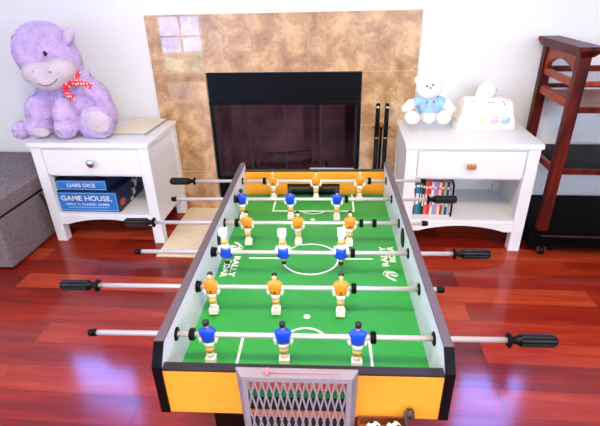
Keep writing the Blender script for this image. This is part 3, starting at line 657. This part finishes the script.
for k, (x, y) in enumerate(((.150, -.062), (.192, -.060))):
    bl = empty('foosball', tw(x, y, .4622), 0, label=['small white and black ball in the tray, left of the two', 'small white and black ball in the tray, right of the two, by the knob'][k], cat='ball', group='balls in the foosball tray')
    part('ball', WHITEP, bl, lambda bm: ball(bm, (0, 0, .0165), .0165))
    part('black_patch', BLACK, bl, lambda bm: [lathe(bm, Vector((0, 0, .0165))+Vector(d).normalized()*.0155, d, [(0, .0058), (.0013, .005)], 5) for d in ((.5, -.3, .9), (-.7, -.5, .3), (.4, -1, .1), (-.3, .4, .9), (.8, .6, 0), (-.2, -.6, -.9))])

# ---- a player: rod axis at origin, x along the rod, faces the far end (-1) or the camera (+1)
def player(parent, x, team, turn):
    shirt = BLUEP if team == 0 else ORANGEP
    M = Matrix.Translation((x, 0, 0)) @ Matrix.Rotation(turn, 4, 'X')
    def ell(bm, prof, mi=0, seg=14):
        # prof: (z, rx, ry, yoff)
        loft(bm, [[M @ Vector((math.cos(2*PI*k/seg)*rx, math.sin(2*PI*k/seg)*ry+yo, z)) for k in range(seg)] for z, rx, ry, yo in prof], mi)
    # legs, shorts and arms in white plastic with sock bands
    bm = B()
    ell(bm, [(-.067, .0088, .0075, .0), (-.058, .0090, .0074, .0), (-.050, .0096, .0076, 0)], 0)
    ell(bm, [(-.050, .0100, .0080, 0), (-.034, .0106, .0086, 0)], 1)
    ell(bm, [(-.034, .0108, .0088, 0), (-.026, .0122, .0098, 0), (-.016, .0130, .0102, 0)], 0)
    for s in (-1, 1):
        pts = [M @ Vector(p) for p in ((s*.0145, 0, .008), (s*.0185, 0, -.001), (s*.0188, -.001, -.012), (s*.0160, -.003, -.021))]
        tube(bm, pts, [.0048, .0052, .0046, .004], 8, 0)
    fig = obj('player', bm, [WHITEP, BANDS], parent)
    ft = part('foot_block', WHITEP, fig, lambda bm: box(bm, -.0120, .0120, -.0100, .0100, -.084, -.065, 0, M), .0015)
    sh = B(); ell(sh, [(-.018, .0132, .0102, 0), (-.008, .0158, .0112, 0), (.002, .0188, .0116, 0), (.010, .0205, .0114, 0), (.0155, .0185, .0098, 0), (.0195, .012, .008, 0), (.022, .0058, .006, 0)]); obj('shirt', sh, shirt, fig)
    hd = B(); ball(hd, M @ Vector((0, -.0005, .0325)), (.0068, .0076, .0088), sub=2); cyl(hd, M @ Vector((0, 0, .019)), M @ Vector((0, 0, .027)), .0046, 10); obj('head', hd, SKIN, fig)
    hr = B(); yo = .0028 if team else -.0018
    flip = abs(turn) > 1
    ball(hr, M @ Vector((0, .0012 if flip else yo, .0355 if flip else .0375)), (.0084, .0088, .0088) if flip else (.0078, .0082, .0066), sub=2)
    if team == 0: ball(hr, M @ Vector((0, -.0028, .0335)), (.0074, .007, .0078), sub=2)
    obj('hair', hr, HAIRB, fig)
    if team: part('screw', BLACK, fig, lambda bm: lathe(bm, M @ Vector((0, -.0098, -.008)), M.to_3x3() @ Vector((0, -1, 0)), [(0, .0032), (.0018, .0028)], 10))
    return fig
def handle(parent, x, s):
    """grip starts at x and runs outwards (s)"""
    prof = [(0, .0075), (.002, .0165), (.006, .0165), (.008, .0085), (.02, .0085), (.024, .012)]
    prof += [(.026+i*.0018, .0135 if i % 4 else .0120) for i in range(40)] + [(.1, .0128), (.104, .010), (.1055, .004)]
    h = part('handle', BLACK, parent, lambda bm: lathe(bm, (x, 0, 0), (s, 0, 0), prof, 18))
    part('grip_rib', mat('grip_rubber', (26, 26, 28), .6), h, lambda bm: [box(bm, min(x+s*.028, x+s*.097), max(x+s*.028, x+s*.097), 0, .0148, -.0012, .0012, 0, Matrix.Rotation(k*PI/5, 4, 'X')) for k in range(10)])
SPEC = [ # handle side, handle start x, tip x, bumpers, turn
    (1, .443, -.487, (-.251, .155), 0.0), (-1, -.552, .345, (-.283, .122), -.03), (1, .414, -.515, (-.279, .128), PI+.13),
    (-1, -.524, .374, (-.246, .165, .208), .03), (1, .414, -.52, (-.276, .124), .05), (-1, -.480, .437, (-.198, .222), -.04)]
NAMES = ['blue players, nearest to the camera', 'orange players, second from the camera', 'upside-down blue players, third from the camera', 'orange players, fourth from the camera', 'blue players, fifth from the camera', 'orange players, farthest from the camera']
for (y, team, xs), (hs, hx, tip, bumps, turn), nm in zip(RODS, SPEC, NAMES):
    r = empty('foosball_rod', tw(0, y, ZR), PHI, label='steel rod with three '+nm, cat='foosball rod', group='player rods across the foosball table')
    a, b = sorted((hx, tip))
    part('rod', STEEL, r, lambda bm: cyl(bm, (a, 0, 0), (b, 0, 0), .0062, 16))
    handle(r, hx, hs)
    part('end_cap', BLACK, r, lambda bm: lathe(bm, (tip+hs*.014, 0, 0), (-hs, 0, 0), [(0, .0075), (.002, .0088), (.017, .0088), (.02, .006)], 16))
    for bxx in bumps:
        part('bumper', BLACK, r, lambda bm: lathe(bm, (bxx-.0065, 0, 0), (1, 0, 0), [(0, .011), (.002, .0145), (.0055, .0145), (.0065, .0125), (.0075, .0145), (.011, .0145), (.013, .011)], 18))
    for k, x in enumerate(xs): player(r, x, team, turn+(.0, .03, -.03)[k])

# ------------------------------------------------------------------ lattice box hanging on the near end
bk = empty('lattice_box', tw(-.007, -.036, 0), PHI, label='grey plastic lattice-fronted box hooked on the near end of the table', cat='basket')
W2, YF = .109, -.026
part('back_plate', GREYP, bk, lambda bm: prism(bm, [(-.124, .619), (.122, .619), (.117, .36), (-.114, .36)], 1, -.004, -.0005))
part('lid', GREYP, bk, lambda bm: [loft(bm, [[Vector((-.124, -.0005, z)), Vector((.122, -.0005, z)), Vector((W2, YF, z)), Vector((-W2, YF, z))] for z in (.610, .620)], smooth=False),
     box(bm, -.088, .088, -.0225, -.022, .62, .6206), box(bm, -.088, -.0874, -.0225, -.006, .62, .6208), box(bm, .0874, .088, -.0225, -.006, .62, .6208)], .001)
part('front_frame', GREYP, bk, lambda bm: [box(bm, -W2, -W2+.011, YF, YF+.005, .36, .61), box(bm, W2-.011, W2, YF, YF+.005, .36, .61), box(bm, -W2, W2, YF, YF+.005, .607, .6105), box(bm, -W2, W2, YF, YF+.005, .36, .37)], .001)
part('side_plate', GREYP, bk, lambda bm: box(bm, -W2, -W2+.004, YF+.005, -.004, .36, .61)); part('side_plate', GREYP, bk, lambda bm: box(bm, W2-.004, W2, YF+.005, -.004, .36, .61))
def lattice(bm):
    x0, x1, z0, z1 = -W2+.010, W2-.010, .37, .609; pw, ph = .0146, .078; sl = pw/ph
    for s in (1, -1):
        k0 = int((x0-x1)/pw*2)-6
        for k in range(-40, 41):
            # x = xc + s*sl*(z-z1), starting at the top edge
            xc = x0+k*pw
            zz = [z0, z1]
            pts = [(xc+s*sl*(z-z1), z) for z in zz]
            (xa, za), (xb, zb) = pts
            if max(xa, xb) < x0 or min(xa, xb) > x1: continue
            def clip(xa, za, xb, zb):
                t0, t1 = 0, 1; dx = xb-xa
                for lim, sg in ((x0, 1), (x1, -1)):
                    fa, fb = sg*(xa-lim), sg*(xb-lim)
                    if fa < 0 and fb < 0: return None
                    if fa < 0: t0 = max(t0, fa/(fa-fb))
                    if fb < 0: t1 = min(t1, fa/(fa-fb))
                return (t0, t1) if t1-t0 > .01 else None
            c = clip(xa, za, xb, zb)
            if not c: continue
            A = (xa+(xb-xa)*c[0], za+(zb-za)*c[0]); Bp = (xa+(xb-xa)*c[1], za+(zb-za)*c[1]); h = .0017
            yy = YF+.001+(.0005 if s > 0 else 0)
            prism(bm, [(A[0]-h, A[1]), (A[0]+h, A[1]), (Bp[0]+h, Bp[1]), (Bp[0]-h, Bp[1])], 1, yy, yy+.0025)
part('lattice', GREYP, bk, lattice)
pn = empty('pink_pin', tw(-.007, -.036, .6209), PHI, label='long pin with pink round head lying on top of the grey lattice box', cat='pin')
part('pin_head', mat('pink_plastic', (236, 112, 118), .4), pn, lambda bm: [ball(bm, (-.058, -.016, .005), .0055, sub=2), ball(bm, (-.064, -.016, .005), .004, sub=2), ball(bm, (-.058, -.011, .005), .004, sub=2), ball(bm, (-.058, -.021, .005), .004, sub=2)])
part('pin_shaft', mat('pink_shaft', (205, 130, 125), .4), pn, lambda bm: cyl(bm, (-.054, -.016, .0035), (.082, -.014, .0022), .0012, 8))
# stacked coloured cards inside the box
for zc, zt, c, nm in ((.577, .603, (225, 96, 52), 'orange top'), (.556, .576, (26, 110, 50), 'green'), (.520, .555, (16, 14, 16), 'black upper'), (.498, .519, (214, 112, 66), 'orange lower'), (.468, .497, (38, 22, 24), 'dark brown'), (.362, .467, (150, 100, 70), 'tan bottom')):
    tag(part('folded_cloth', mat('cloth_'+nm.replace(' ', '_'), c, .9, bump=.3, bscale=120), None, lambda bm: box(bm, -W2+.006, W2-.006, -.0195, -.006, zc, zt), .004), '%s folded cloth seen through the lattice of the grey box' % nm, 'cloth', 'folded cloths in the lattice box')
    o = COL.objects[-1]; o.location = tw(-.007, -.036, 0); o.rotation_euler = (0, 0, PHI)

# ------------------------------------------------------------------ light
w = bpy.data.worlds.new('World'); SC.world = w; w.use_nodes = True
wn = w.node_tree; bg = wn.nodes['Background']; bg.inputs[1].default_value = 15.0
tc = wn.nodes.new('ShaderNodeTexCoord'); sp = wn.nodes.new('ShaderNodeSeparateXYZ'); wn.links.new(tc.outputs['Generated'], sp.inputs[0])
mr = wn.nodes.new('ShaderNodeMapRange'); mr.inputs[1].default_value = -.5; mr.inputs[2].default_value = .5; wn.links.new(sp.outputs[1], mr.inputs[0])
mx = wn.nodes.new('ShaderNodeMix'); mx.data_type = 'RGBA'; wn.links.new(mr.outputs[0], mx.inputs[0]); mx.inputs[6].default_value = L((228, 238, 255)); mx.inputs[7].default_value = L((112, 156, 255))
wn.links.new(mx.outputs[2], bg.inputs[0])
ms = wn.nodes.new('ShaderNodeMapRange'); ms.inputs[1].default_value = 0; ms.inputs[2].default_value = .5; ms.inputs[3].default_value = 14; ms.inputs[4].default_value = 56; wn.links.new(sp.outputs[1], ms.inputs[0]); wn.links.new(ms.outputs[0], bg.inputs[1])
def area(name, loc, rot, sx, sy_, power, col):
    l = bpy.data.lights.new(name, 'AREA'); l.shape = 'RECTANGLE'; l.size = sx; l.size_y = sy_; l.energy = power; l.color = col
    o = bpy.data.objects.new(name, l); COL.objects.link(o); o.location = loc; o.rotation_euler = rot; return o
lf = empty('ceiling_lamp', (-.1, .2, ZC), label='flat round warm ceiling lamp above the room', cat='ceiling lamp')
part('lamp_rim', TRIMW, lf, lambda bm: lathe(bm, (0, 0, -.06), (0, 0, 1), [(0, .25), (.06, .26)], 32))
area('lamp_light', (-.1, .2, ZC-.075), (0, 0, 0), .5, .5, 120, (1, .80, .56))
area('daylight_rear', (1.5, YB-.25, 1.7), (PI/2, 0, 0), 2.4, 1.1, 40, (.9, .93, 1))
area('daylight_left', (XL-.2, -1, 1.55), (0, -PI/2, 0), 1.2, 1.35, 170, (.50, .76, 1))
area('daylight_right', (XR+.2, -1, 1.55), (0, PI/2, 0), 1.2, 1.35, 60, (1, .92, .82))
SC.view_settings.view_transform = 'Standard'; SC.view_settings.look = 'None'; SC.view_settings.exposure = -0.77; SC.view_settings.gamma = 1
